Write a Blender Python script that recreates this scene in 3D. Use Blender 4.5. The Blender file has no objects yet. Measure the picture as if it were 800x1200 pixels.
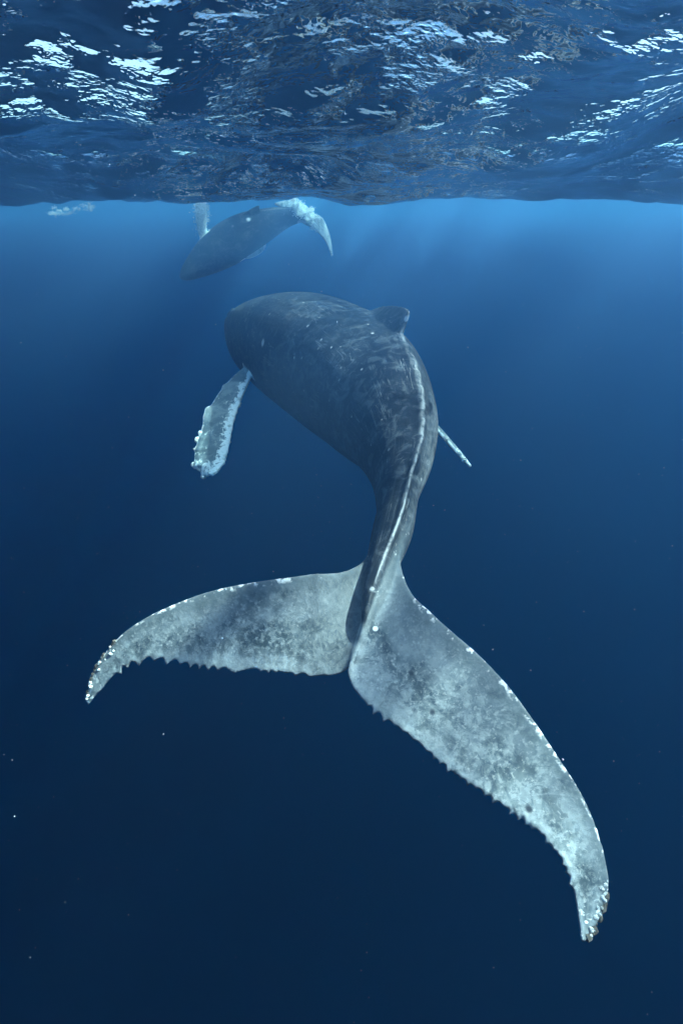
import bpy, bmesh, math, random
import numpy as np
from mathutils import Vector, Matrix, kdtree

rng = np.random.default_rng(7)
random.seed(7)
scene = bpy.context.scene
COL = scene.collection

# ------------------------------------------------------------------ camera
CAM_DEPTH = 0.55            # metres under the mean sea surface
PITCH = math.radians(28.6)  # looking down
F = 667.0                   # focal length in pixels of the 800 x 1200 photograph
cam_d = bpy.data.cameras.new('camera')
cam_d.sensor_fit = 'VERTICAL'
cam_d.sensor_height = 36.0
cam_d.sensor_width = 24.0
cam_d.lens = 36.0 * F / 1200.0
cam_d.clip_start = 0.05
cam_d.clip_end = 2000.0
cam = bpy.data.objects.new('camera', cam_d)
COL.objects.link(cam)
cam.location = (0, 0, -CAM_DEPTH)
cam.rotation_euler = (math.radians(90) - PITCH, 0, 0)
scene.camera = cam

# ------------------------------------------------------------------ sky and sun
SUN_EL = math.radians(53)
SUN_AZ = math.radians(92)   # clockwise from straight ahead (+Y)
world = bpy.data.worlds.new('World')
scene.world = world
world.use_nodes = True
wn = world.node_tree
wn.nodes.clear()
w_out = wn.nodes.new('ShaderNodeOutputWorld')
w_bg = wn.nodes.new('ShaderNodeBackground')
w_sky = wn.nodes.new('ShaderNodeTexSky')
w_sky.sky_type = 'NISHITA'
w_sky.sun_disc = False
w_sky.dust_density = 1.0
w_sky.ozone_density = 0.6
w_sky.sun_elevation = SUN_EL
w_sky.sun_rotation = SUN_AZ
w_bg.inputs['Strength'].default_value = 0.11
wn.links.new(w_sky.outputs[0], w_bg.inputs['Color'])
wn.links.new(w_bg.outputs[0], w_out.inputs['Surface'])

sun_d = bpy.data.lights.new('sun', 'SUN')
sun_d.energy = 5.0
sun_d.angle = math.radians(2.0)   # the rippled surface spreads the sun's disc
sun_d.color = (1.0, 0.98, 0.95)
sun = bpy.data.objects.new('sun', sun_d)
COL.objects.link(sun)
sun_vec = Vector((math.cos(SUN_EL) * math.sin(SUN_AZ), math.cos(SUN_EL) * math.cos(SUN_AZ), math.sin(SUN_EL)))
sun.rotation_euler = sun_vec.to_track_quat('Z', 'Y').to_euler()
sun.location = (20, 0, 40)

scene.view_settings.view_transform = 'Standard'
scene.view_settings.look = 'None'
scene.view_settings.gamma = 1.0
scene.view_settings.use_curve_mapping = False
scene.view_settings.exposure = 1.85
scene.cycles.use_denoising = True
scene.cycles.volume_bounces = 1
scene.cycles.max_bounces = 8
scene.cycles.transparent_max_bounces = 12
scene.cycles.sample_clamp_indirect = 6.0

# ------------------------------------------------------------------ helpers
CP, SP = math.cos(PITCH), math.sin(PITCH)


def cam2world(v):
    """camera-frame (right, up, forward) metres to world"""
    v = np.asarray(v, float)
    x, y, z = v[..., 0], v[..., 1], v[..., 2]
    return np.stack([x, z * CP + y * SP, y * CP - z * SP - CAM_DEPTH], -1)


def camdir(v):
    return cam2world(v) - cam2world((0, 0, 0))


def at(u, v, z):
    """the point a distance z in front of the camera on the sight line of photograph pixel (u, v)"""
    u, v, z = np.broadcast_arrays(np.asarray(u, float), np.asarray(v, float), np.asarray(z, float))
    return cam2world(np.stack([(u - 400) / F * z, (600 - v) / F * z, z], -1))


def unit(v):
    v = np.asarray(v, float)
    return v / np.maximum(np.linalg.norm(v, axis=-1, keepdims=True), 1e-9)


def spline(pts, n):
    """Catmull-Rom through the rows of pts, resampled to n rows evenly by arc length of the first columns"""
    pts = np.asarray(pts, float)
    P = np.vstack([2 * pts[0] - pts[1], pts, 2 * pts[-1] - pts[-2]])
    out = []
    K = 24
    for i in range(len(pts) - 1):
        p0, p1, p2, p3 = P[i:i + 4]
        t = np.linspace(0, 1, K, endpoint=False)[:, None]
        out.append(0.5 * ((2 * p1) + (-p0 + p2) * t + (2 * p0 - 5 * p1 + 4 * p2 - p3) * t ** 2 + (-p0 + 3 * p1 - 3 * p2 + p3) * t ** 3))
    out.append(pts[-1][None])
    Q = np.vstack(out)
    d = np.concatenate([[0], np.cumsum(np.linalg.norm(np.diff(Q[:, :min(3, Q.shape[1])], axis=0), axis=1))])
    s = np.linspace(0, d[-1], n)
    return np.stack([np.interp(s, d, Q[:, k]) for k in range(Q.shape[1])], 1)


def mesh_from(name, verts, faces):
    me = bpy.data.meshes.new(name)
    me.from_pydata(np.asarray(verts).tolist(), [], [list(f) for f in faces])
    me.update()
    return me


def grid_faces(n, m, off=0, flip=False, wrap=False):
    fs = []
    for i in range(n - 1):
        for j in range(m if wrap else m - 1):
            a, b = off + i * m + j, off + i * m + (j + 1) % m
            c, d = off + (i + 1) * m + (j + 1) % m, off + (i + 1) * m + j
            fs.append((a, d, c, b) if flip else (a, b, c, d))
    return fs


def link(name, me, mat=None, parent=None, **props):
    o = bpy.data.objects.new(name, me)
    COL.objects.link(o)
    if mat is not None:
        me.materials.append(mat)
    if parent is not None:
        o.parent = parent
    for k, v in props.items():
        o[k] = v
    return o


class NT:
    """small shader-node helper"""
    def __init__(self, name):
        self.mat = bpy.data.materials.new(name)
        self.mat.use_nodes = True
        self.t = self.mat.node_tree
        self.t.nodes.clear()
        self.out = self.t.nodes.new('ShaderNodeOutputMaterial')

    def n(self, typ, ins=None, **attrs):
        nd = self.t.nodes.new(typ)
        for k, v in attrs.items():
            setattr(nd, k, v)
        for k, v in (ins or {}).items():
            self.put(nd.inputs[k], v)
        return nd

    def put(self, sock, v):
        if isinstance(v, bpy.types.NodeSocket):
            self.t.links.new(v, sock)
        elif isinstance(v, bpy.types.Node):
            self.t.links.new(v.outputs[0], sock)
        else:
            sock.default_value = v

    def math(self, op, a, b=0.0, c=0.0, clamp=False):
        nd = self.t.nodes.new('ShaderNodeMath')
        nd.operation = op
        nd.use_clamp = clamp
        for s, v in zip(nd.inputs, (a, b, c)):
            self.put(s, v)
        return nd.outputs[0]

    def ramp(self, v, lo, hi, a=0.0, b=1.0, smooth=True):
        nd = self.t.nodes.new('ShaderNodeMapRange')
        nd.interpolation_type = 'SMOOTHSTEP' if smooth else 'LINEAR'
        for s, x in zip(nd.inputs, (v, lo, hi, a, b)):
            self.put(s, x)
        return nd.outputs[0]

    def mix(self, f, a, b):
        nd = self.t.nodes.new('ShaderNodeMix')
        nd.data_type = 'RGBA'
        self.put(nd.inputs[0], f)
        self.put(nd.inputs[6], a)
        self.put(nd.inputs[7], b)
        return nd.outputs[2]

    def attr(self, name):
        return self.n('ShaderNodeAttribute', attribute_name=name).outputs['Fac']

    def noise(self, vec, scale, detail=4.0, rough=0.55, dist=0.0):
        nd = self.n('ShaderNodeTexNoise', {'Scale': scale, 'Detail': detail, 'Roughness': rough, 'Distortion': dist})
        if vec is not None:
            self.put(nd.inputs['Vector'], vec)
        return nd.outputs[0]


# ------------------------------------------------------------------ sea surface (one sheet, real waves)
def axis_coords(lo, hi, fine_lo, fine_hi, step, grow=1.09):
    mid = list(np.arange(fine_lo, fine_hi + 1e-6, step))
    left, right = [], []
    x, s = fine_lo, step
    while x > lo:
        s *= grow
        x -= s
        left.append(x)
    x, s = fine_hi, step
    while x < hi:
        s *= grow
        x += s
        right.append(x)
    return np.array(left[::-1] + mid + right)


def build_sea_surface():
    xs = axis_coords(-500, 500, -6.0, 8.0, 0.03)
    ys = axis_coords(-500, 500, 0.8, 13.0, 0.03)
    X, Y = np.meshgrid(xs, ys, indexing='ij')
    sx = np.gradient(xs)[:, None] + 0 * Y
    sy = np.gradient(ys)[None, :] + 0 * X
    sp = np.maximum(sx, sy)
    Z = np.zeros_like(X)
    r = np.random.default_rng(21)
    bands = [(7.0, 3, 0.050), (3.6, 6, 0.050), (1.9, 9, 0.032), (1.0, 14, 0.0140), (0.55, 20, 0.0078), (0.30, 24, 0.0042), (0.17, 26, 0.0021)]
    wind = math.radians(78)
    # a cross swell whose crests run away from the camera: it gathers the sunlight into shafts
    for lam, th, a, ph in ((2.3, 8, 0.044, 0.4), (1.45, -10, 0.026, 2.1), (3.6, 16, 0.022, 4.0), (1.05, 4, 0.012, 1.2)):
        kx, ky = 2 * math.pi / lam * math.cos(math.radians(th)), 2 * math.pi / lam * math.sin(math.radians(th))
        arg = kx * X + ky * Y + ph + 0.5 * np.sin(Y * 0.35 + ph)
        Z += np.clip((lam / sp - 2.5) / 3.0, 0, 1) * a * np.sin(arg) * (1 - 0.65 * np.exp(-((Y - 6.0) / 2.0) ** 2))
    for lam0, cnt, amp in bands:
        for k in range(cnt):
            lam = lam0 * math.exp(r.normal(0, 0.22))
            th = wind + r.normal(0, 0.62)
            ph = r.uniform(0, 2 * math.pi)
            kx, ky = 2 * math.pi / lam * math.cos(th), 2 * math.pi / lam * math.sin(th)
            fade = np.clip((lam / sp - 2.5) / 3.0, 0, 1)
            a = amp * r.uniform(0.5, 1.3) * math.sqrt(3.0 / cnt) * 1.3
            arg = kx * X + ky * Y + ph
            # sharpened crests, slow envelope so trains of ripples come and go
            env = 0.65 + 0.35 * np.sin(kx * 0.13 * Y - ky * 0.16 * X + 3 * ph)
            w = np.sin(arg)
            calm = 1 - 0.7 * np.exp(-((Y - 6.0) / 2.0) ** 2) if lam0 > 1.5 else 1.0
            Z += fade * a * env * calm * (w + 0.25 * np.cos(2 * arg))
    # the trough of a longer swell a few metres ahead, which hides the surface beyond it
    q = Y + 0.02 * X - 6.0
    Z += -0.535 * np.exp(-(q / 2.4) ** 2) + 0.10 * np.exp(-((q - 5.5) / 2.5) ** 2)
    V = np.stack([X, Y, Z], -1).reshape(-1, 3)
    n, m = X.shape
    idx = np.arange(n * m).reshape(n, m)
    quads = np.stack([idx[:-1, :-1], idx[1:, :-1], idx[1:, 1:], idx[:-1, 1:]], -1).reshape(-1, 4)
    me = bpy.data.meshes.new('sea_surface')
    me.vertices.add(len(V))
    me.vertices.foreach_set('co', V.astype(np.float32).ravel())
    me.loops.add(quads.size)
    me.loops.foreach_set('vertex_index', quads.astype(np.int32).ravel())
    me.polygons.add(len(quads))
    me.polygons.foreach_set('loop_start', (np.arange(len(quads)) * 4).astype(np.int32))
    me.polygons.foreach_set('use_smooth', np.ones(len(quads), bool))
    me.update(calc_edges=True)
    print('sea surface', len(V), 'z', Z.min(), Z.max())
    m_ = NT('sea_surface')
    geo = m_.n('ShaderNodeNewGeometry')
    pos = geo.outputs['Position']
    mp = m_.n('ShaderNodeMapping', {'Vector': pos, 'Scale': (1.0, 1.35, 1.0), 'Rotation': (0, 0, math.radians(-10))})
    n1 = m_.noise(mp.outputs[0], 6.0, 3, 0.5, 0.2)
    bump0 = m_.n('ShaderNodeBump', {'Strength': 1.0, 'Distance': 0.027, 'Height': n1})
    clump = m_.math('MULTIPLY', m_.ramp(m_.noise(pos, 0.9, 3, 0.6), 0.38, 0.56, 0.08, 1.0), m_.ramp(m_.noise(pos, 4.0, 2, 0.5), 0.42, 0.62, 0.05, 1.0))
    chop = m_.math('MULTIPLY', clump, m_.noise(mp.outputs[0], 21.0, 2, 0.5, 0.2))
    bump = m_.n('ShaderNodeBump', {'Strength': 1.0, 'Distance': 0.048, 'Height': chop, 'Normal': bump0.outputs[0]})
    fres = m_.n('ShaderNodeFresnel', {'IOR': 1.33, 'Normal': bump.outputs[0]})
    gl = m_.n('ShaderNodeBsdfGlossy', {'Color': (0.88, 0.95, 1, 1), 'Roughness': 0.03, 'Normal': bump.outputs[0]})
    tr = m_.n('ShaderNodeBsdfTransparent', {'Color': (0.97, 0.99, 1, 1)})
    rf = m_.n('ShaderNodeBsdfRefraction', {'Color': (1, 1, 1, 1), 'Roughness': 0.16, 'IOR': 1.33, 'Normal': bump.outputs[0]})
    patch = m_.ramp(m_.noise(m_.n('ShaderNodeMapping', {'Vector': pos, 'Scale': (1.0, 0.10, 1.0), 'Location': (2.45, 0.0, 0.0)}).outputs[0], 0.66, 2, 0.5, 0.0), 0.45, 0.55, 0.03, 0.85)  # added streaky patches that block direct sun, to shape the light shafts
    mt = m_.n('ShaderNodeMixShader', {0: patch, 1: tr.outputs[0], 2: rf.outputs[0]})
    mx = m_.n('ShaderNodeMixShader', {0: fres.outputs[0], 1: mt.outputs[0], 2: gl.outputs[0]})
    m_.put(m_.out.inputs['Surface'], mx.outputs[0])
    return link('sea_surface', me, m_.mat, kind='structure')


build_sea_surface()


# ------------------------------------------------------------------ sea bed far below
def build_sea_bed():
    n = 60
    g = np.linspace(-600, 600, n)
    X, Y = np.meshgrid(g, g, indexing='ij')
    Z = -400 + 2.0 * np.sin(X * 0.02 + 1) * np.cos(Y * 0.017) + rng.normal(0, 0.3, X.shape)
    me = mesh_from('sea_bed', np.stack([X, Y, Z], -1).reshape(-1, 3), grid_faces(n, n))
    m_ = NT('sea_bed')
    nz = m_.noise(m_.n('ShaderNodeNewGeometry').outputs['Position'], 0.08, 5)
    b = m_.n('ShaderNodeBsdfPrincipled', {'Base Color': m_.mix(nz, (0.05, 0.06, 0.06, 1), (0.11, 0.11, 0.09, 1)), 'Roughness': 0.9})
    m_.put(m_.out.inputs['Surface'], b.outputs[0])
    link('sea_bed', me, m_.mat, kind='structure')


build_sea_bed()

# ------------------------------------------------------------------ whale body tools
def loft(sections, n=150, m=72):
    """sections: rows cx cy cz, a (half width), b_up, b_down, dorsal xyz, ridge height, belly squareness"""
    S = spline(sections, n)
    C = S[:, :3]
    T = unit(np.gradient(C, axis=0))
    D = S[:, 6:9]
    D = unit(D - (D * T).sum(1, keepdims=True) * T)
    R = unit(np.cross(T, D))                     # T runs tail -> head, so R points to the animal's right
    a, bu, bd, ridge = S[:, 3], S[:, 4], S[:, 5], S[:, 9]
    ph = np.linspace(-math.pi, math.pi, m, endpoint=False)
    cs, sn = np.cos(ph)[None], np.sin(ph)[None]
    b = np.where(cs > 0, bu[:, None], bd[:, None])
    arc = np.concatenate([[0], np.cumsum(np.linalg.norm(np.diff(C, axis=0), axis=1))])
    knuckle = 0.85 + 0.18 * np.sin(arc * 2 * math.pi / 0.31 + 1.3 * np.sin(arc * 2.1)) + 0.08 * np.sin(arc * 2 * math.pi / 0.19 + 2 * np.sin(arc * 1.7))
    rr = (ridge * knuckle)[:, None] * np.exp(-(ph[None] / 0.17) ** 2)
    V = C[:, None] + R[:, None] * (a[:, None] * sn)[..., None] + D[:, None] * (b * cs + rr)[..., None]
    faces = grid_faces(n, m, 0, False, True)
    V = V.reshape(-1, 3)
    k = len(V)
    V = np.vstack([V, C[0][None], C[-1][None]])
    for j in range(m):
        faces.append((k, (j + 1) % m, j))
        faces.append((k + 1, (n - 1) * m + j, (n - 1) * m + (j + 1) % m))
    return V, faces, dict(C=C, T=T, D=D, R=R, a=a, bu=bu, bd=bd)


def blade(lead, trail, thick, n, m, normal_hint, camber=0.0, serr=None):
    """closed fin: lead and trail are (n,3) edge curves; thick(t, c) half thickness in metres"""
    c = 0.5 - 0.5 * np.cos(np.linspace(0, math.pi, m))
    t = np.linspace(0, 1, n)
    M = lead[:, None] * (1 - c)[None, :, None] + trail[:, None] * c[None, :, None]
    gt = np.gradient(M, axis=0)
    gc = np.gradient(M, axis=1)
    N = unit(np.cross(gt, gc))
    if (N * np.asarray(normal_hint)).sum(-1).mean() < 0:
        N = -N
    # smooth the normals near the tip, where the two edges meet
    N = unit(N + 0.35 * unit(N.mean((0, 1))))
    chord = np.linalg.norm(trail - lead, axis=1)
    M = M + N * (camber * chord[:, None] * np.sin(math.pi * c)[None])[..., None]
    H = thick(t[:, None], c[None, :], chord[:, None])
    top, bot = M + N * H[..., None], M - N * H[..., None]
    V = np.concatenate([top.reshape(-1, 3), bot.reshape(-1, 3)])
    f = grid_faces(n, m, 0) + grid_faces(n, m, n * m, True)
    o = n * m
    for i in range(n - 1):
        for j in (0, m - 1):
            a_, b_ = i * m + j, (i + 1) * m + j
            q = (a_, b_, o + b_, o + a_)
            f.append(q if j == 0 else q[::-1])
    for j in range(m - 1):
        for i in (0, n - 1):
            a_, b_ = i * m + j, i * m + j + 1
            q = (a_, b_, o + b_, o + a_)
            f.append(q[::-1] if i == 0 else q)
    return V, f, dict(M=M, N=N, t=t, c=c, chord=chord)


def edge3d(px, n, zfun):
    """pixel polyline -> 3-D edge: zfun(f) gives the distance along it, f the fraction of its length"""
    E = spline(px, n)
    f = np.linspace(0, 1, n)
    return at(E[:, 0], E[:, 1], zfun(f)), f


def merged(parts, voxel, smooth_it, name, melt=()):
    """join closed shells and melt them into one continuous skin"""
    V, Fc, off = [], [], 0
    for v, f in parts:
        V.append(v)
        Fc += [[i + off for i in q] for q in f]
        off += len(v)
    me = mesh_from(name + '_raw', np.vstack(V), Fc)
    bm = bmesh.new()
    bm.from_mesh(me)
    bmesh.ops.recalc_face_normals(bm, faces=bm.faces[:])
    bm.to_mesh(me)
    bm.free()
    o = bpy.data.objects.new(name + '_raw', me)
    COL.objects.link(o)
    md = o.modifiers.new('remesh', 'REMESH')
    md.mode = 'VOXEL'
    md.voxel_size = voxel
    md.use_smooth_shade = True
    sm = o.modifiers.new('smooth', 'SMOOTH')
    sm.factor = 0.5
    sm.iterations = smooth_it
    dg = bpy.context.evaluated_depsgraph_get()
    res = bpy.data.meshes.new_from_object(o.evaluated_get(dg))
    res.name = name
    bpy.data.objects.remove(o)
    bpy.data.meshes.remove(me)
    if melt:                                     # fair the joints where fins grow out of the body
        o2 = bpy.data.objects.new(name + '_fair', res)
        COL.objects.link(o2)
        P = coords(res)
        w = np.zeros(len(P))
        for pos, rad in melt:
            w = np.maximum(w, 1 - sstep(np.linalg.norm(P - pos, axis=1), rad * 0.45, rad))
        vg = o2.vertex_groups.new(name='joint')
        for lv in range(1, 9):
            sel = np.where((w * 8).round().astype(int) == lv)[0]
            if len(sel):
                vg.add(sel.tolist(), lv / 8, 'REPLACE')
        sm = o2.modifiers.new('smooth', 'SMOOTH')
        sm.factor = 0.5
        sm.iterations = 170
        sm.vertex_group = 'joint'
        dg = bpy.context.evaluated_depsgraph_get()
        res2 = bpy.data.meshes.new_from_object(o2.evaluated_get(dg))
        bpy.data.objects.remove(o2)
        bpy.data.meshes.remove(res)
        res = res2
        res.name = name
    res.polygons.foreach_set('use_smooth', np.ones(len(res.polygons), bool))
    print(name, 'verts', len(res.vertices))
    return res


def coords(me):
    a = np.empty(len(me.vertices) * 3, np.float32)
    me.vertices.foreach_get('co', a)
    return a.reshape(-1, 3).astype(float)


def put_attr(me, name, arr):
    at_ = me.attributes.new(name, 'FLOAT', 'POINT')
    at_.data.foreach_set('value', np.asarray(arr, np.float32))


def nearest_spine(P, C):
    out = np.empty(len(P), int)
    for i in range(0, len(P), 20000):
        d = ((P[i:i + 20000, None] - C[None]) ** 2).sum(-1)
        out[i:i + 20000] = d.argmin(1)
    return out


def fin_coords(P, blades, reach):
    """for each point the nearest fin's (distance, t, c, index)"""
    kd_pts, info = [], []
    for bi, b in enumerate(blades):
        n, m = b['M'].shape[:2]
        for i in range(n):
            for j in range(m):
                kd_pts.append(b['M'][i, j])
                info.append((b['t'][i], b['c'][j], bi, b['chord'][i]))
    kd = kdtree.KDTree(len(kd_pts))
    for i, p in enumerate(kd_pts):
        kd.insert(p, i)
    kd.balance()
    info = np.array(info)
    lo = np.array(kd_pts).min(0) - reach
    hi = np.array(kd_pts).max(0) + reach
    inside = np.where(((P > lo) & (P < hi)).all(1))[0]
    d = np.full(len(P), 9.0)
    res = np.zeros((len(P), 4))
    for i in inside:
        _, k, dd = kd.find(P[i])
        d[i] = dd
        res[i] = info[k]
    return d, res


def sstep(x, a, b):
    t = np.clip((x - a) / (b - a), 0, 1)
    return t * t * (3 - 2 * t)


# ------------------------------------------------------------------ whale skin
def whale_skin(name, white_fins=0.0):
    m_ = NT(name)
    tc = m_.n('ShaderNodeTexCoord').outputs['Object']
    bs, bp = m_.attr('along'), m_.attr('around')
    fl, ft, fc = m_.attr('fin'), m_.attr('fin_t'), m_.attr('fin_c')
    pec = m_.attr('pectoral')
    ridge = m_.attr('ridge')
    spot = m_.attr('spot')
    # body coordinates stretched along the animal for scratches
    cx = m_.n('ShaderNodeCombineXYZ', {0: m_.math('MULTIPLY', bs, 0.55), 1: m_.math('MULTIPLY', m_.math('COSINE', bp), 2.6), 2: m_.math('MULTIPLY', m_.math('SINE', bp), 2.6)}).outputs[0]
    big = m_.noise(tc, 1.1, 5, 0.6, 0.6)
    mot = m_.noise(tc, 4.2, 6, 0.62, 0.9)
    fine = m_.noise(tc, 17, 5, 0.65, 0.3)
    grain = m_.noise(tc, 60, 3, 0.6)
    streak = m_.noise(cx, 3.2, 5, 0.65, 0.4)
    # --- flank: nearly black, cloudy grey bruises and pale scrapes
    c0 = m_.mix(m_.ramp(big, 0.40, 0.66), (0.009, 0.012, 0.015, 1), (0.024, 0.029, 0.034, 1))
    c1 = m_.mix(m_.math('MULTIPLY', m_.ramp(mot, 0.51, 0.66), 0.75), c0, (0.095, 0.11, 0.12, 1))
    c1 = m_.mix(m_.math('MULTIPLY', m_.math('MULTIPLY', m_.ramp(m_.noise(tc, 11, 6, 0.7, 1.2), 0.52, 0.62), m_.ramp(big, 0.40, 0.58)), 0.5), c1, (0.12, 0.135, 0.145, 1))
    c2 = m_.mix(m_.math('MULTIPLY', m_.ramp(streak, 0.56, 0.74), 0.40), c1, (0.16, 0.175, 0.185, 1))
    # long thin scratches
    lines = m_.noise(m_.n('ShaderNodeCombineXYZ', {0: m_.math('MULTIPLY', bs, 0.5), 1: m_.math('MULTIPLY', m_.math('COSINE', bp), 7.0), 2: m_.math('MULTIPLY', m_.math('SINE', bp), 7.0)}).outputs[0], 1.6, 2, 0.5, 0.3)
    l1 = m_.ramp(m_.math('ABSOLUTE', m_.math('SUBTRACT', lines, 0.52)), 0.012, 0.003)
    lines2 = m_.noise(m_.n('ShaderNodeMapping', {'Vector': tc, 'Rotation': (0.6, 0.4, 0.9), 'Scale': (0.5, 5.0, 5.0)}).outputs[0], 1.3, 1, 0.5, 0.1)
    l2 = m_.ramp(m_.math('ABSOLUTE', m_.math('SUBTRACT', lines2, 0.5)), 0.010, 0.002)
    scr = m_.math('ADD', m_.math('MULTIPLY', l1, m_.ramp(m_.noise(tc, 1.9, 3), 0.50, 0.60)), m_.math('MULTIPLY', l2, m_.ramp(m_.noise(tc, 1.5, 3), 0.56, 0.62)), clamp=True)
    c2 = m_.mix(m_.math('MULTIPLY', scr, 0.6), c2, (0.26, 0.28, 0.29, 1))
    # small round scars
    vs = m_.n('ShaderNodeTexVoronoi', {'Vector': tc, 'Scale': 3.6, 'Randomness': 1.0}, feature='F1')
    dot = m_.math('MULTIPLY', m_.ramp(vs.outputs['Distance'], 0.085, 0.05), m_.ramp(m_.n('ShaderNodeSeparateColor', {0: vs.outputs['Color']}).outputs[0], 0.72, 0.76))
    c2 = m_.mix(m_.math('MULTIPLY', dot, 0.7), c2, (0.42, 0.44, 0.45, 1))
    # tail stock: paler and streaked on the crest, with its sunlit right side painted in
    rs = m_.math('MULTIPLY', ridge, m_.math('MULTIPLY', m_.ramp(m_.noise(cx, 3.4, 5, 0.65), 0.34, 0.56), m_.ramp(m_.noise(tc, 9.0, 4, 0.6), 0.34, 0.52, 0.25, 1.0)))
    c2 = m_.mix(m_.math('MULTIPLY', rs, 0.75), c2, (0.42, 0.45, 0.46, 1))
    # --- flukes: pale grey, marbled
    f0 = m_.mix(m_.ramp(m_.noise(tc, 2.3, 6, 0.66, 1.1), 0.40, 0.58), (0.050, 0.067, 0.075, 1), (0.215, 0.245, 0.252, 1))
    f1 = m_.mix(m_.math('MULTIPLY', m_.ramp(fine, 0.46, 0.62), 0.6), f0, (0.31, 0.345, 0.35, 1))
    f1 = m_.mix(m_.math('MULTIPLY', m_.ramp(m_.noise(tc, 9.0, 7, 0.72, 1.6), 0.50, 0.57), 0.62), f1, (0.07, 0.088, 0.096, 1))
    f1 = m_.mix(m_.math('MULTIPLY', m_.ramp(m_.noise(tc, 34, 4, 0.7, 0.8), 0.56, 0.66), 0.42), f1, (0.5, 0.52, 0.52, 1))
    f1 = m_.mix(m_.math('MULTIPLY', l2, m_.ramp(m_.noise(tc, 2.2, 3), 0.52, 0.60, 0.0, 0.16)), f1, (0.50, 0.53, 0.53, 1))
    speck = m_.n('ShaderNodeTexVoronoi', {'Vector': tc, 'Scale': 26.0, 'Randomness': 1.0}, feature='F1').outputs['Distance']
    f1 = m_.mix(m_.math('MULTIPLY', m_.ramp(speck, 0.30, 0.18), m_.ramp(m_.noise(tc, 3.0, 3), 0.45, 0.62, 0.0, 0.55)), f1, (0.46, 0.49, 0.49, 1))
    broad = m_.math('ADD', m_.noise(tc, 1.6, 4, 0.6, 0.8), m_.math('MULTIPLY', m_.math('SINE', m_.math('MULTIPLY_ADD', fc, 9.5, -1.2)), 0.11))
    f1 = m_.mix(m_.math('MULTIPLY', m_.ramp(broad, 0.46, 0.66), 0.5), f1, (0.27, 0.305, 0.315, 1))
    # smoother, darker band behind the leading edge
    band = m_.math('MULTIPLY', m_.ramp(fc, 0.30, 0.04), 0.75)
    f2 = m_.mix(band, f1, (0.115, 0.14, 0.15, 1))
    # pale worn trailing edge
    f2 = m_.mix(m_.math('MULTIPLY', m_.math('MULTIPLY', m_.ramp(fc, 0.72, 0.98), m_.ramp(fine, 0.35, 0.6)), 0.45), f2, (0.36, 0.39, 0.40, 1))
    # white nicks along the leading edge, denser at the tip
    nick = m_.math('MULTIPLY', m_.ramp(fc, 0.075, 0.02), m_.ramp(m_.math('ADD', m_.noise(tc, 13, 3, 0.6), m_.math('MULTIPLY', ft, 0.16)), 0.60, 0.66))
    f2 = m_.mix(nick, f2, (0.8, 0.8, 0.78, 1))
    tipw = m_.math('MULTIPLY', m_.ramp(ft, 0.86, 0.96), m_.ramp(m_.noise(tc, 14, 3, 0.6, 1.2), 0.55, 0.60))
    f2 = m_.mix(tipw, f2, (0.78, 0.78, 0.75, 1))
    # --- pectoral fins: mid grey with white barnacle scars towards edge and tip
    p0 = m_.mix(m_.ramp(mot, 0.4, 0.65), (0.13, 0.155, 0.165, 1), (0.26, 0.29, 0.30, 1))
    edge = m_.math('MAXIMUM', m_.ramp(fc, 0.60, 0.98), m_.math('MAXIMUM', m_.ramp(ft, 0.80, 0.99), m_.ramp(fc, 0.10, 0.0)))
    pw = m_.ramp(m_.math('ADD', m_.noise(tc, 9, 4, 0.65, 0.8), m_.math('MULTIPLY', edge, 0.30)), 0.60, 0.72)
    p1 = m_.mix(m_.math('MULTIPLY', pw, m_.ramp(ft, 0.02, 0.2)), p0, (0.85, 0.86, 0.84, 1))
    fin_col = m_.mix(pec, f2, p1)
    if white_fins:
        fin_col = m_.mix(m_.math('MULTIPLY', m_.ramp(m_.noise(tc, 5, 4, 0.6), 0.30, 0.48), white_fins), fin_col, (0.86, 0.88, 0.88, 1))
    col = m_.mix(fl, c2, fin_col)
    # placed marks: bright and dark round scars
    col = m_.mix(m_.ramp(spot, 0.15, 0.75), col, (0.82, 0.84, 0.84, 1))
    col = m_.mix(m_.ramp(spot, -0.15, -0.75), col, (0.035, 0.04, 0.045, 1))
    hgt = m_.math('ADD', m_.math('MULTIPLY', fine, 0.6), m_.math('ADD', m_.math('MULTIPLY', mot, 1.0), m_.math('MULTIPLY', grain, 0.18)))
    bump = m_.n('ShaderNodeBump', {'Strength': 0.35, 'Distance': 0.02, 'Height': hgt})
    b = m_.n('ShaderNodeBsdfPrincipled', {'Base Color': col, 'Roughness': m_.ramp(mot, 0.3, 0.7, 0.42, 0.62), 'IOR': 1.14, 'Normal': bump.outputs[0]})
    m_.put(m_.out.inputs['Surface'], b.outputs[0])
    return m_.mat


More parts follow.
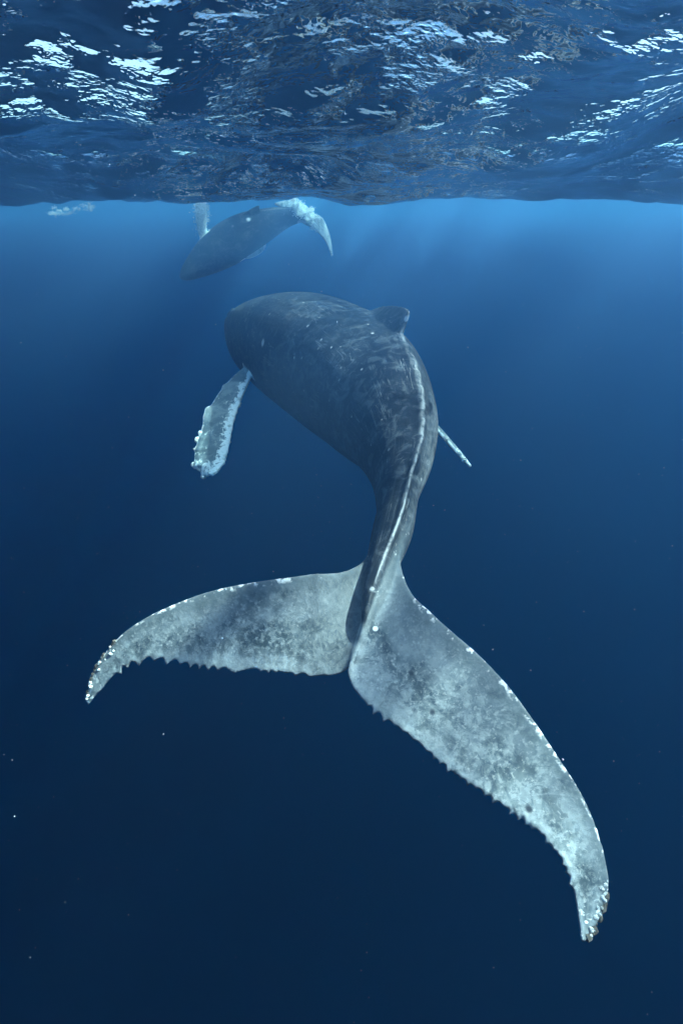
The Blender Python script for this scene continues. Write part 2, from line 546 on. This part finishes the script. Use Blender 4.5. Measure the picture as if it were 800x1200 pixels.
# ------------------------------------------------------------------ the adult whale
# u, v, z of the body axis, half width, half height up, half height down, dorsal direction in the camera frame, crest
ADULT = [
    (417, 768, 4.30, 0.04, 0.012, 0.02, (-0.12, 0.42, -0.90), 0.0),
    (425, 738, 4.34, 0.035, 0.040, 0.04, (-0.10, 0.42, -0.90), 0.012),
    (433, 708, 4.45, 0.075, 0.105, 0.10, (-0.05, 0.42, -0.90), 0.040),
    (446, 666, 4.75, 0.13, 0.19, 0.20, (0.05, 0.42, -0.90), 0.06),
    (459, 625, 5.15, 0.18, 0.27, 0.28, (0.12, 0.42, -0.88), 0.07),
    (466, 585, 5.60, 0.19, 0.33, 0.34, (0.22, 0.45, -0.85), 0.07),
    (470, 545, 6.10, 0.315, 0.45, 0.45, (0.34, 0.50, -0.78), 0.07),
    (462, 507, 6.70, 0.49, 0.60, 0.62, (0.40, 0.58, -0.68), 0.07),
    (444, 475, 7.40, 0.66, 0.78, 0.84, (0.42, 0.70, -0.55), 0.07),
    (423, 450, 8.20, 0.86, 0.91, 1.00, (0.38, 0.77, -0.50), 0.04),
    (398, 430, 9.20, 1.05, 0.95, 1.12, (0.36, 0.80, -0.44), 0.02),
    (370, 412, 10.2, 1.13, 0.97, 1.18, (0.36, 0.82, -0.42), 0.0),
    (341, 401, 11.2, 1.09, 0.90, 1.12, (0.34, 0.82, -0.42), 0.0),
    (316, 393, 12.1, 0.93, 0.74, 0.98, (0.34, 0.82, -0.42), 0.0),
    (296, 386, 12.9, 0.66, 0.52, 0.72, (0.34, 0.82, -0.42), 0.0),
    (281, 381, 13.5, 0.38, 0.26, 0.36, (0.34, 0.82, -0.42), 0.0),
    (274, 379, 13.8, 0.12, 0.08, 0.10, (0.34, 0.82, -0.42), 0.0),
]
SEC = np.array([[*at(u, v, z), a, bu, bd, *camdir(d), r] for (u, v, z, a, bu, bd, d, r) in ADULT])
bodyV, bodyF, BODY = loft(SEC, 240, 96)

TO_CAM = camdir((-0.25, 0.39, -0.89))


def serrate(px, n, start, end, amp, side, seed, pitch):
    """resample a pixel edge and cut a ragged saw-tooth into it"""
    E = spline(px, n)
    T = np.gradient(E, axis=0)
    T /= np.linalg.norm(T, axis=1, keepdims=True)
    N = np.stack([-T[:, 1], T[:, 0]], 1) * side
    L = np.concatenate([[0], np.cumsum(np.linalg.norm(np.diff(E, axis=0), axis=1))])
    r = np.random.default_rng(seed)
    off = np.zeros(n)
    x = L[-1] * start
    while x < L[-1] * end:
        w = math.exp(r.normal(0, 0.33)) * pitch
        h = amp * r.choice([0.35, 0.7, 0.9, 1.0, 1.25])
        u = (L - x) / w
        ins = (u >= 0) & (u < 1)
        off[ins] = h * np.where(u[ins] < 0.72, (u[ins] / 0.72) ** 1.8, (1 - u[ins]) / 0.28) - 0.25 * h
        x += w
    off += 1.2 * np.sin(L / 23.0) * (L > 20) * (L < L[-1] - 20)
    return E + N * off[:, None]


def fluke_thick(t, c, chord):
    prof = 2.9 * (0.2969 * np.sqrt(c + 1e-6) - 0.126 * c - 0.3516 * c ** 2 + 0.2843 * c ** 3 - 0.1015 * c ** 4)
    return 0.013 + 0.055 * chord * np.clip(prof, 0, None) * (1 - 0.25 * t)


NF = 420
left_lead_px = [(446, 634), (436, 646), (424, 656), (408, 664), (385, 670), (350, 675), (300, 682), (250, 692), (210, 706), (175, 722), (145, 742), (122, 768), (108, 795), (102, 821)]
left_trail_px = [(420, 770), (411, 779), (402, 786), (390, 790), (370, 791), (340, 789), (300, 786), (260, 782), (220, 777), (190, 773), (165, 774), (145, 782), (128, 796), (114, 813), (104, 826)]
right_lead_px = [(464, 634), (469, 650), (474, 669), (483, 691), (500, 713), (530, 741), (560, 767), (595, 804), (626, 846), (656, 891), (681, 931), (698, 970), (709, 1010), (712, 1040), (702, 1075), (685, 1104)]
right_trail_px = [(417, 768), (409, 784), (412, 800), (424, 818), (443, 836), (470, 856), (500, 878), (530, 903), (560, 925), (590, 945), (620, 963), (642, 983), (657, 1005), (667, 1030), (673, 1058), (677, 1080), (681, 1104)]


def zl(f):
    k = 4.42 + 0.10 * f + 0.24 * f ** 2
    return k + 0.60 * (1 - sstep(f, -0.02, 0.20))


def zr(f):
    k = 4.42 - 0.85 * f - 0.22 * f ** 2
    return k + 0.46 * (1 - sstep(f, -0.02, 0.18))


def fluke(lead_px, trail_px, zf, side, seed, dz):
    a = spline(lead_px, NF)
    b = serrate(trail_px, NF, 0.13, 0.84, 7.6, side, seed, 13.0)
    f = np.linspace(0, 1, NF)
    A = at(a[:, 0], a[:, 1], zf(f))
    B = at(b[:, 0], b[:, 1], zf(0.25 + 0.75 * f) - (zf(np.array([0.25]))[0] - 4.24) * (1 - f) + dz * 0 * f)
    return blade(A, B, fluke_thick, NF, 44, TO_CAM, -0.03)


LV, LF, LB = fluke(left_lead_px, left_trail_px, zl, -1, 3, -0.22)
RV, RF, RB = fluke(right_lead_px, right_trail_px, zr, 1, 5, -0.16)


def pectoral_thick(t, c, chord):
    return 0.022 + 0.085 * chord * np.sin(math.pi * np.clip(c, 0, 1)) ** 0.7 * (1 - 0.35 * t)


# left pectoral: outline followed from the photograph, swung out and back from the shoulder
lp_lead_px = [(318, 418), (297, 424), (276, 440), (258, 460), (247, 477), (239, 487), (238, 500), (233, 515), (229, 530), (229, 543), (236, 553), (244, 557)]
lp_trail_px = [(326, 432), (306, 434), (297, 437), (291, 449), (284, 465), (278, 480), (273, 497), (270, 512), (267, 527), (263, 540), (256, 551), (248, 557)]
NP = 120


def bumpy(px, n, amp, side, seed):
    E = spline(px, n)
    T = np.gradient(E, axis=0)
    T /= np.linalg.norm(T, axis=1, keepdims=True)
    N = np.stack([-T[:, 1], T[:, 0]], 1) * side
    r = np.random.default_rng(seed)
    f = np.linspace(0, 1, n)
    off = np.zeros(n)
    for k in range(13):
        x0 = r.uniform(0.35, 0.98)
        off += amp * r.uniform(0.3, 1) * np.exp(-((f - x0) / 0.014) ** 2)
    return E + N * off[:, None]


e1 = bumpy(lp_lead_px, NP, 1.8, 1, 9)
e2 = bumpy(lp_trail_px, NP, 0.9, -1, 10)
fz = np.linspace(0, 1, NP)
PLV, PLF, PLB = blade(at(e1[:, 0], e1[:, 1], 11.0 - 1.5 * fz), at(e2[:, 0], e2[:, 1], 10.75 - 1.45 * fz), pectoral_thick, NP, 26, camdir((0.3, 0.2, -0.9)), 0.03)
# right pectoral: seen almost edge on beyond the tail stock
shoulder = SEC[11, :3] + 0.55 * unit(BODY['R'][165])
tip = at(551, 547, 9.3)
mid1 = at(500, 490, 10.0)
line = spline(np.array([shoulder, at(455, 440, 10.7), mid1, tip]), NP)
along = unit(np.gradient(line, axis=0))
view = unit(line - at(0, 0, 0)[None] * 0 - np.array([0, 0, -CAM_DEPTH]))
chord_dir = unit(view + 0.05 * camdir((0, 1, 0)))
wd = 0.5 * np.interp(fz, [0, 0.15, 0.5, 0.8, 0.94, 1], [0.62, 0.66, 0.58, 0.46, 0.30, 0.05])
PRV, PRF, PRB = blade(line - chord_dir * wd[:, None], line + chord_dir * wd[:, None], pectoral_thick, NP, 26, camdir((0.6, 0.7, -0.2)), 0.02)

# dorsal fin: a low hooked fin on the crest
def dorsal_fin(B, i0, i1, height, hook):
    n = 40
    idx = np.linspace(i0, i1, n)                       # rear -> front along the back
    ii = idx.astype(int)
    base = B['C'][ii] + B['D'][ii] * (B['bu'][ii] - 0.10)[:, None]
    f = np.linspace(0, 1, n)
    prof = np.interp(f, [0, 0.06, 0.14, 0.24, 0.5, 0.8, 1], [0.0, 0.55, 0.95, 1.0, 0.72, 0.32, 0.05])
    back = -B['T'][ii]
    tipc = base + B['D'][ii] * ((prof * height) + 0.10)[:, None] + back * (hook * prof ** 2)[:, None]
    def th(t, c, chord):
        return (0.17 * (1 - c) + 0.022) * (0.25 + 0.75 * np.sin(math.pi * np.clip(t * 0.9 + 0.05, 0, 1)))
    return blade(base, tipc, th, n, 16, B['R'][ii[n // 2]])


DV, DF, DB = dorsal_fin(BODY, 89, 116, 0.31, 0.25)

def knob(c, r, T):
    bm = bmesh.new()
    bmesh.ops.create_uvsphere(bm, u_segments=20, v_segments=12, radius=1.0)
    V = np.array([v.co[:] for v in bm.verts])
    Fk = [[v.index for v in f.verts] for f in bm.faces]
    bm.free()
    a = unit(T)
    side = unit(np.cross(a, (0, 0, 1.0)))
    up = np.cross(side, a)
    return V[:, :1] * a * r[0] + V[:, 1:2] * side * r[1] + V[:, 2:] * up * r[2] + np.asarray(c), Fk


kb = 208
guard = knob(BODY['C'][kb] + BODY['D'][kb] * (BODY['bu'][kb] - 0.02), (0.38, 0.16, 0.15), BODY['T'][kb])
knobs = [knob(BODY['C'][k] + BODY['D'][k] * (BODY['bu'][k] * math.cos(a_)) * 0.98 + BODY['R'][k] * (BODY['a'][k] * math.sin(a_)) * 0.98, (0.05, 0.045, 0.045), BODY['T'][k])
         for k in range(214, 236, 4) for a_ in (-1.0, -0.5, 0.0, 0.5, 1.0)]
adult_me = merged([guard, *knobs, (bodyV, bodyF), (LV, LF), (RV, RF), (PLV, PLF), (PRV, PRF), (DV, DF)], 0.0125, 2, 'humpback_whale', [(at(440, 684, 4.55), 0.52), (at(425, 735, 4.3), 0.30), (at(300, 430, 11.0), 0.5)])


def paint_whale(me, B, flukes, pecs, fin_reach, length_scale, spots, ridge_rng):
    P = coords(me)
    k = nearest_spine(P, B['C'])
    q = P - B['C'][k]
    ang = np.arctan2((q * B['R'][k]).sum(1), (q * B['D'][k]).sum(1))
    S = np.concatenate([[0], np.cumsum(np.linalg.norm(np.diff(B['C'], axis=0), axis=1))])
    s = S[k]
    d1, i1 = fin_coords(P, flukes, 0.3)
    d2, i2 = fin_coords(P, pecs, 0.3)
    usep = d2 < d1
    fl1 = (1 - sstep(d1, fin_reach * 0.7, fin_reach * 1.5))
    fl2 = (1 - sstep(d2, fin_reach * 0.9, fin_reach * 1.9)) * sstep(i2[:, 0], 0.06, 0.14)
    fl1 = fl1 * np.where(i1[:, 2] == 0, 1 - 0.6 * (1 - sstep(i1[:, 0], 0.10, 0.34)), 1.0)
    # the fluke marbling creeps up the tail stock's right side, painting in its sunlit tone
    up = 1 - sstep(s, 0.5 * length_scale, 2.0 * length_scale)
    fl1 = np.maximum(fl1, 0.75 * up * sstep(np.abs(ang), 0.15, 0.5) * (ang > 0))
    put_attr(me, 'along', s / length_scale)
    put_attr(me, 'around', ang)
    put_attr(me, 'fin', np.where(usep, fl2, fl1))
    put_attr(me, 'fin_t', np.where(usep, i2[:, 0], i1[:, 0]))
    put_attr(me, 'fin_c', np.where(usep, i2[:, 1], np.where(d1 < 0.3, i1[:, 1], 0.5)))
    put_attr(me, 'pectoral', usep.astype(float))
    r0, r1 = ridge_rng
    rd = np.exp(-(ang / 0.05) ** 2) * sstep(s, r0, r0 + 0.5) * (1 - sstep(s, r1 - 0.2, r1))
    rd = np.maximum(rd, 0.30 * np.exp(-((ang - 0.60) / 0.45) ** 2) * sstep(s, 0.6, 1.5) * (1 - sstep(s, r1 - 1.2, r1 + 0.3)))  # sunlit right side of the stock, painted as a pale band beside the crest
    put_attr(me, 'ridge', rd * (1 - 0.6 * fl1))
    sp = np.zeros(len(P))
    for pos, rad, val in spots:
        dd = np.linalg.norm(P - pos, axis=1)
        g = np.clip(1.6 - dd / rad, 0, 1) * val
        sp = np.where(np.abs(g) > np.abs(sp), g, sp)
    put_attr(me, 'spot', sp)
    return P, s, ang


def on_blade(B, t, c):
    i, j = int(t * (len(B['t']) - 1)), int(np.argmin(np.abs(B['c'] - c)))
    return B['M'][i, j] + B['N'][i, j] * 0.03


def nearest_on_blade(B, u, v):
    """the place on a fin that photograph pixel (u, v) looks at"""
    M = B['M']
    w = M - np.array([0, 0, -CAM_DEPTH])
    x = w[..., 0]
    fy = w[..., 1] * CP - w[..., 2] * SP
    uy = w[..., 1] * SP + w[..., 2] * CP
    uu, vv = 400 + F * x / fy, 600 - F * uy / fy
    k = np.argmin((uu - u) ** 2 + (vv - v) ** 2)
    i, j = np.unravel_index(k, M.shape[:2])
    return M[i, j] + B['N'][i, j] * 0.04


spots = []
for (u, v, r_, val) in [(480, 790, 0.020, -1), (484, 832, 0.022, -0.9), (507, 833, 0.026, -0.9), (618, 945, 0.026, -0.9), (470, 759, 0.015, -0.7), (634, 938, 0.015, -0.7), (440, 739, 0.018, 1)]:
    spots.append((nearest_on_blade(RB, u, v), r_, val))
for (u, v, r_, val) in [(391, 675, 0.016, 1), (280, 768, 0.014, -0.6), (405, 675, 0.010, -0.7)]:
    spots.append((nearest_on_blade(LB, u, v), r_, val))
spots.append((DB['M'][4, -2], 0.04, 0.8))
def on_body(u, v):
    w = bodyV - np.array([0, 0, -CAM_DEPTH])
    fy = w[:, 1] * CP - w[:, 2] * SP
    uy = w[:, 1] * SP + w[:, 2] * CP
    d = np.hypot(400 + F * w[:, 0] / fy - u, 600 - F * uy / fy - v)
    near = np.where(d < d.min() + 4)[0]
    return bodyV[near[np.argmin(fy[near])]]


for (u, v, r_, val) in [(305, 400, 0.11, 0.75), (313, 366, 0.05, 0.5), (284, 374, 0.09, 0.4), (357, 381, 0.045, 0.7), (340, 420, 0.04, 0.6), (349, 421, 0.035, 0.6),
                        (372, 398, 0.04, 0.6), (386, 404, 0.03, 0.7), (395, 432, 0.03, 0.6), (421, 431, 0.03, 0.7), (434, 387, 0.035, 0.8), (433, 377, 0.025, 0.7),
                        (352, 455, 0.03, 0.6), (381, 470, 0.03, 0.5), (408, 488, 0.03, 0.6), (443, 492, 0.02, 0.6), (430, 521, 0.02, 0.6), (330, 428, 0.03, 0.5)]:
    spots.append((on_body(u, v), r_ * 0.6, val * 0.75))
paint_whale(adult_me, BODY, [LB, RB], [PLB, PRB], 0.06, 1.0, spots, (0.2, 4.6))
skin = whale_skin('whale_skin')
adult = link('humpback_whale', adult_me, skin, label='large dark humpback whale seen from behind, broad pale grey flukes, barnacled pectoral fin', category='whale')

# ------------------------------------------------------------------ water volumes
def haze_box(name, half, z0, z1, density, color, g, absorb=(0, 0, 0, 1)):
    me = bpy.data.meshes.new(name)
    bm = bmesh.new()
    bmesh.ops.create_cube(bm, size=1.0)
    for v in bm.verts:
        v.co = Vector((v.co.x * 2 * half, v.co.y * 2 * half, z1 if v.co.z > 0 else z0))
    bm.to_mesh(me)
    bm.free()
    m_ = NT(name)
    pv = m_.n('ShaderNodeVolumePrincipled', {'Color': color, 'Density': density, 'Anisotropy': g, 'Absorption Color': absorb})
    m_.put(m_.out.inputs['Volume'], pv.outputs[0])
    return link(name, me, m_.mat, kind='stuff')


# ------------------------------------------------------------------ barnacles on the adult
def barnacle_mesh(name, seed, mat):
    r = np.random.default_rng(seed)
    rings = [(1.0, -0.25), (0.86, 0.35), (0.52, 0.85), (0.34, 0.80), (0.22, 0.45)]
    k = 7
    V, Fc = [], []
    jit = r.uniform(0.82, 1.18, k)
    for (rad, h) in rings:
        for j in range(k):
            a = 2 * math.pi * j / k
            V.append((rad * jit[j] * math.cos(a), rad * jit[j] * math.sin(a), h * r.uniform(0.9, 1.1)))
    for i in range(len(rings) - 1):
        for j in range(k):
            Fc.append((i * k + j, i * k + (j + 1) % k, (i + 1) * k + (j + 1) % k, (i + 1) * k + j))
    Fc.append(tuple((len(rings) - 1) * k + j for j in range(k)))
    me = mesh_from(name, V, Fc)
    me.materials.append(mat)
    return me


def barnacle_mat(name, c_lo, c_hi):
    m_ = NT(name)
    nz = m_.noise(m_.n('ShaderNodeNewGeometry').outputs['Position'], 70, 3)
    b = m_.n('ShaderNodeBsdfPrincipled', {'Base Color': m_.mix(nz, c_lo, c_hi), 'Roughness': 0.75})
    m_.put(m_.out.inputs['Surface'], b.outputs[0])
    return m_.mat


b_white = barnacle_mat('barnacle_shell', (0.55, 0.54, 0.50, 1), (0.82, 0.82, 0.78, 1))
b_dark = barnacle_mat('barnacle_crust', (0.018, 0.017, 0.015, 1), (0.12, 0.105, 0.08, 1))
B_W = [barnacle_mesh('barnacle', 40 + i, b_white) for i in range(3)]
B_D = [barnacle_mesh('barnacle', 50 + i, b_dark) for i in range(3)]


def stick_barnacles(owner, B, spots_tc, meshes, r_lo, r_hi, rnd):
    for (t, c, out) in spots_tc:
        i = int(np.clip(t, 0, 1) * (len(B['t']) - 1))
        j = int(np.argmin(np.abs(B['c'] - c)))
        p = B['M'][i, j].copy()
        n = B['N'][i, j]
        # outward across the edge, away from the middle of the chord
        e = unit(B['M'][i, 0] - B['M'][i, -1]) * (1 if c < 0.5 else -1)
        d = unit(n * (1 - abs(out)) * (1 if rnd.random() < 0.8 else -1) + e * out + rnd.normal(0, 0.12, 3))
        rad = r_lo + (r_hi - r_lo) * rnd.random() ** 2.2
        q = Vector(d).to_track_quat('Z', 'Y')
        o = bpy.data.objects.new('barnacle', meshes[rnd.integers(len(meshes))])
        COL.objects.link(o)
        o.parent = owner
        lift = 0.004 if out > 0.4 else 0.018
        o.location = Vector(p + d * lift)
        o.rotation_euler = q.to_euler()
        o.scale = (rad, rad, rad * rnd.uniform(0.8, 1.3))


rb = np.random.default_rng(77)
stick_barnacles(adult, RB, [(rb.uniform(0.885, 0.995), rb.uniform(0, 0.08), rb.uniform(0.55, 1)) for _ in range(46)], B_D, 0.012, 0.028, rb)
stick_barnacles(adult, RB, [(rb.uniform(0.86, 0.99), rb.uniform(0.08, 0.3), rb.uniform(0, 0.3)) for _ in range(24)], B_W, 0.008, 0.018, rb)
stick_barnacles(adult, LB, [(rb.uniform(0.80, 0.985), rb.uniform(0, 0.06), rb.uniform(0.5, 1)) for _ in range(26)], B_D, 0.012, 0.026, rb)
stick_barnacles(adult, LB, [(rb.uniform(0.78, 0.99), rb.uniform(0.02, 0.25), rb.uniform(0, 0.5)) for _ in range(26)], B_W, 0.008, 0.018, rb)
stick_barnacles(adult, PLB, [(rb.uniform(0.42, 1) ** 0.55, rb.choice([0.0, 0.03]), rb.uniform(0.4, 1)) for _ in range(16)], B_W, 0.020, 0.06, rb)
stick_barnacles(adult, PLB, [(rb.uniform(0.35, 0.99), rb.uniform(0.80, 1.0), rb.uniform(0, 0.9)) for _ in range(40)], B_W, 0.014, 0.045, rb)
stick_barnacles(adult, PLB, [(rb.uniform(0.93, 1), rb.uniform(0.0, 1.0), rb.uniform(0, 0.6)) for _ in range(18)], B_W, 0.02, 0.045, rb)
stick_barnacles(adult, PRB, [(rb.uniform(0.62, 1), rb.choice([0.0, 1.0]), rb.uniform(0.2, 1)) for _ in range(18)], B_W, 0.018, 0.05, rb)

# ------------------------------------------------------------------ the calf at the surface
CALF = [
    (374, 264, 17.0, 0.10, 0.05, 0.05, (0.3, 0.4, -0.85), 0.01),
    (364, 257, 17.0, 0.14, 0.11, 0.11, (0.2, 0.4, -0.9), 0.02),
    (350, 253, 17.05, 0.19, 0.20, 0.20, (0.05, 0.4, -0.9), 0.02),
    (333, 255, 17.1, 0.29, 0.30, 0.31, (-0.1, 0.4, -0.9), 0.02),
    (313, 262, 17.15, 0.42, 0.42, 0.45, (-0.15, 0.45, -0.88), 0.02),
    (290, 272, 17.15, 0.56, 0.54, 0.58, (-0.2, 0.5, -0.85), 0.0),
    (267, 285, 17.1, 0.60, 0.57, 0.62, (-0.2, 0.5, -0.85), 0.0),
    (247, 298, 17.0, 0.52, 0.48, 0.54, (-0.2, 0.5, -0.85), 0.0),
    (230, 311, 16.9, 0.36, 0.32, 0.38, (-0.2, 0.5, -0.85), 0.0),
    (218, 321, 16.8, 0.21, 0.17, 0.21, (-0.2, 0.5, -0.85), 0.0),
    (212, 326, 16.75, 0.06, 0.05, 0.06, (-0.2, 0.5, -0.85), 0.0),
]
CSEC = np.array([[*at(u, v, z), a, bu, bd, *camdir(d), r] for (u, v, z, a, bu, bd, d, r) in CALF])
cV, cF, CB = loft(CSEC, 120, 60)
NC = 90


def px_blade(lead, trail, z0, z1, w0, w1, hint, thick):
    a, b = spline(lead, NC), spline(trail, NC)
    f = np.linspace(0, 1, NC)
    return blade(at(a[:, 0], a[:, 1], z0 + (z1 - z0) * f), at(b[:, 0], b[:, 1], w0 + (w1 - w0) * f), thick, NC, 20, camdir(hint), 0.0)


def thin(t, c, chord):
    return 0.028 + 0.06 * chord * np.sin(math.pi * np.clip(c, 0, 1)) ** 0.8 * (1 - 0.4 * t)


c1V, c1F, C1B = px_blade([(362, 250), (376, 254), (384, 268), (388, 283), (390, 299)], [(366, 264), (372, 272), (379, 280), (384, 289), (388, 300)], 17.0, 16.6, 16.9, 16.6, (0.2, 0.4, -0.9), thin)
c2V, c2F, C2B = px_blade([(370, 252), (362, 244), (352, 238), (338, 235), (322, 238)], [(366, 266), (357, 263), (348, 257), (337, 247), (322, 240)], 17.0, 17.5, 16.85, 17.5, (0.2, 0.4, -0.9), thin)
c3V, c3F, C3B = px_blade([(238, 288), (232, 272), (230, 256), (229, 240), (231, 226)], [(250, 286), (243, 272), (242, 256), (241, 241), (233, 226)], 16.9, 16.4, 16.9, 16.4, (-0.3, 0.3, -0.9), thin)
c4V, c4F, C4B = px_blade([(268, 296), (282, 303), (296, 302), (308, 295), (312, 288)], [(284, 290), (293, 294), (300, 292), (307, 288), (311, 286)], 17.2, 17.5, 17.2, 17.5, (0.1, 0.3, -0.9), thin)
c5V, c5F, C5B = dorsal_fin(CB, 44, 56, 0.16, 0.12)
calf_me = merged([(cV, cF), (c1V, c1F), (c2V, c2F), (c3V, c3F), (c4V, c4F), (c5V, c5F)], 0.02, 3, 'humpback_calf')
paint_whale(calf_me, CB, [C1B, C2B], [C3B, C4B], 0.07, 0.5, [(at(291, 256, 16.6), 0.07, 0.6), (at(273, 266, 16.6), 0.05, 0.5)], (0.1, 1.8))
calf = link('humpback_calf', calf_me, whale_skin('calf_skin', 0.55), label='small humpback calf nosing down from the surface, tail and one pectoral fin raised', category='whale')


# ------------------------------------------------------------------ foam and drifting specks
def bubble_cloud(name, centres, count, r_lo, r_hi, mat, seed):
    r = np.random.default_rng(seed)
    V0, F0 = [], []
    bm = bmesh.new()
    bmesh.ops.create_icosphere(bm, subdivisions=1, radius=1.0)
    V0 = np.array([v.co[:] for v in bm.verts])
    F0 = np.array([[v.index for v in f.verts] for f in bm.faces])
    bm.free()
    V, Fc = [], []
    for i in range(count):
        c, s_ = centres(r)
        rad = math.exp(r.uniform(math.log(r_lo), math.log(r_hi)))
        V.append(V0 * rad * r.uniform(0.6, 1.3, 3) + c)
        Fc.append(F0 + i * len(V0))
    me = mesh_from(name, np.vstack(V), np.vstack(Fc))
    me.polygons.foreach_set('use_smooth', np.ones(len(me.polygons), bool))
    return link(name, me, mat, kind='stuff')


fm = NT('foam')
nzf = fm.noise(fm.n('ShaderNodeNewGeometry').outputs['Position'], 6, 3)
fb = fm.n('ShaderNodeBsdfPrincipled', {'Base Color': fm.mix(nzf, (0.72, 0.75, 0.76, 1), (0.86, 0.88, 0.88, 1)), 'Roughness': 0.5})
fm.put(fm.out.inputs['Surface'], fb.outputs[0])


lr = np.random.default_rng(12)
LUMPS = []
for _ in range(34):
    f_ = lr.random()
    LUMPS.append((342 + 32 * f_ + lr.normal(0, 3), 243 + 24 * f_ ** 2 + lr.normal(0, 5), lr.normal(16.75, 0.2), lr.uniform(0.8, 3.2)))
FAR_LUMPS = []
for _ in range(26):
    f_ = lr.random()
    FAR_LUMPS.append((60 + 52 * f_ + lr.normal(0, 3), 250 - 9 * f_ + lr.normal(0, 2.2), lr.normal(17.5, 0.3), lr.uniform(0.5, 2.6)))


def foam_at(r):
    k = r.random()
    if k < 0.62:      # churned up round the calf's tail
        lu, lv, lz, ls = LUMPS[r.integers(len(LUMPS))]
        return at(r.normal(lu, ls), r.normal(lv, ls * 0.8), r.normal(lz, 0.12)), 1
    if k < 0.92:      # round the raised pectoral fin
        return at(r.normal(236, 3.5), r.normal(247, 10), r.normal(16.5, 0.15)), 1
    # a patch of broken water further off
    lu, lv, lz, ls = FAR_LUMPS[r.integers(len(FAR_LUMPS))]
    return at(r.normal(lu, ls * 1.3), r.normal(lv, ls * 0.6), r.normal(lz, 0.2)), 1


bubble_cloud('foam', foam_at, 14000, 0.004, 0.018, fm.mat, 31)


def speck_at(r):
    return np.array([r.uniform(-7, 7), r.uniform(2.0, 15), r.uniform(-10, -1.0)]), 1


bubble_cloud('drifting_specks', speck_at, 1100, 0.0018, 0.006, fm.mat, 32)

# ------------------------------------------------------------------ the water itself
haze_box('haze', 900, -410, 0.75, 0.045, (0.0001, 0.060, 0.178, 1), 0.80, (0, 0.615, 0.73, 1))
haze_box('surface_haze', 850, -1.9, 0.70, 0.032, (0.23, 0.52, 0.95, 1), 0.45)
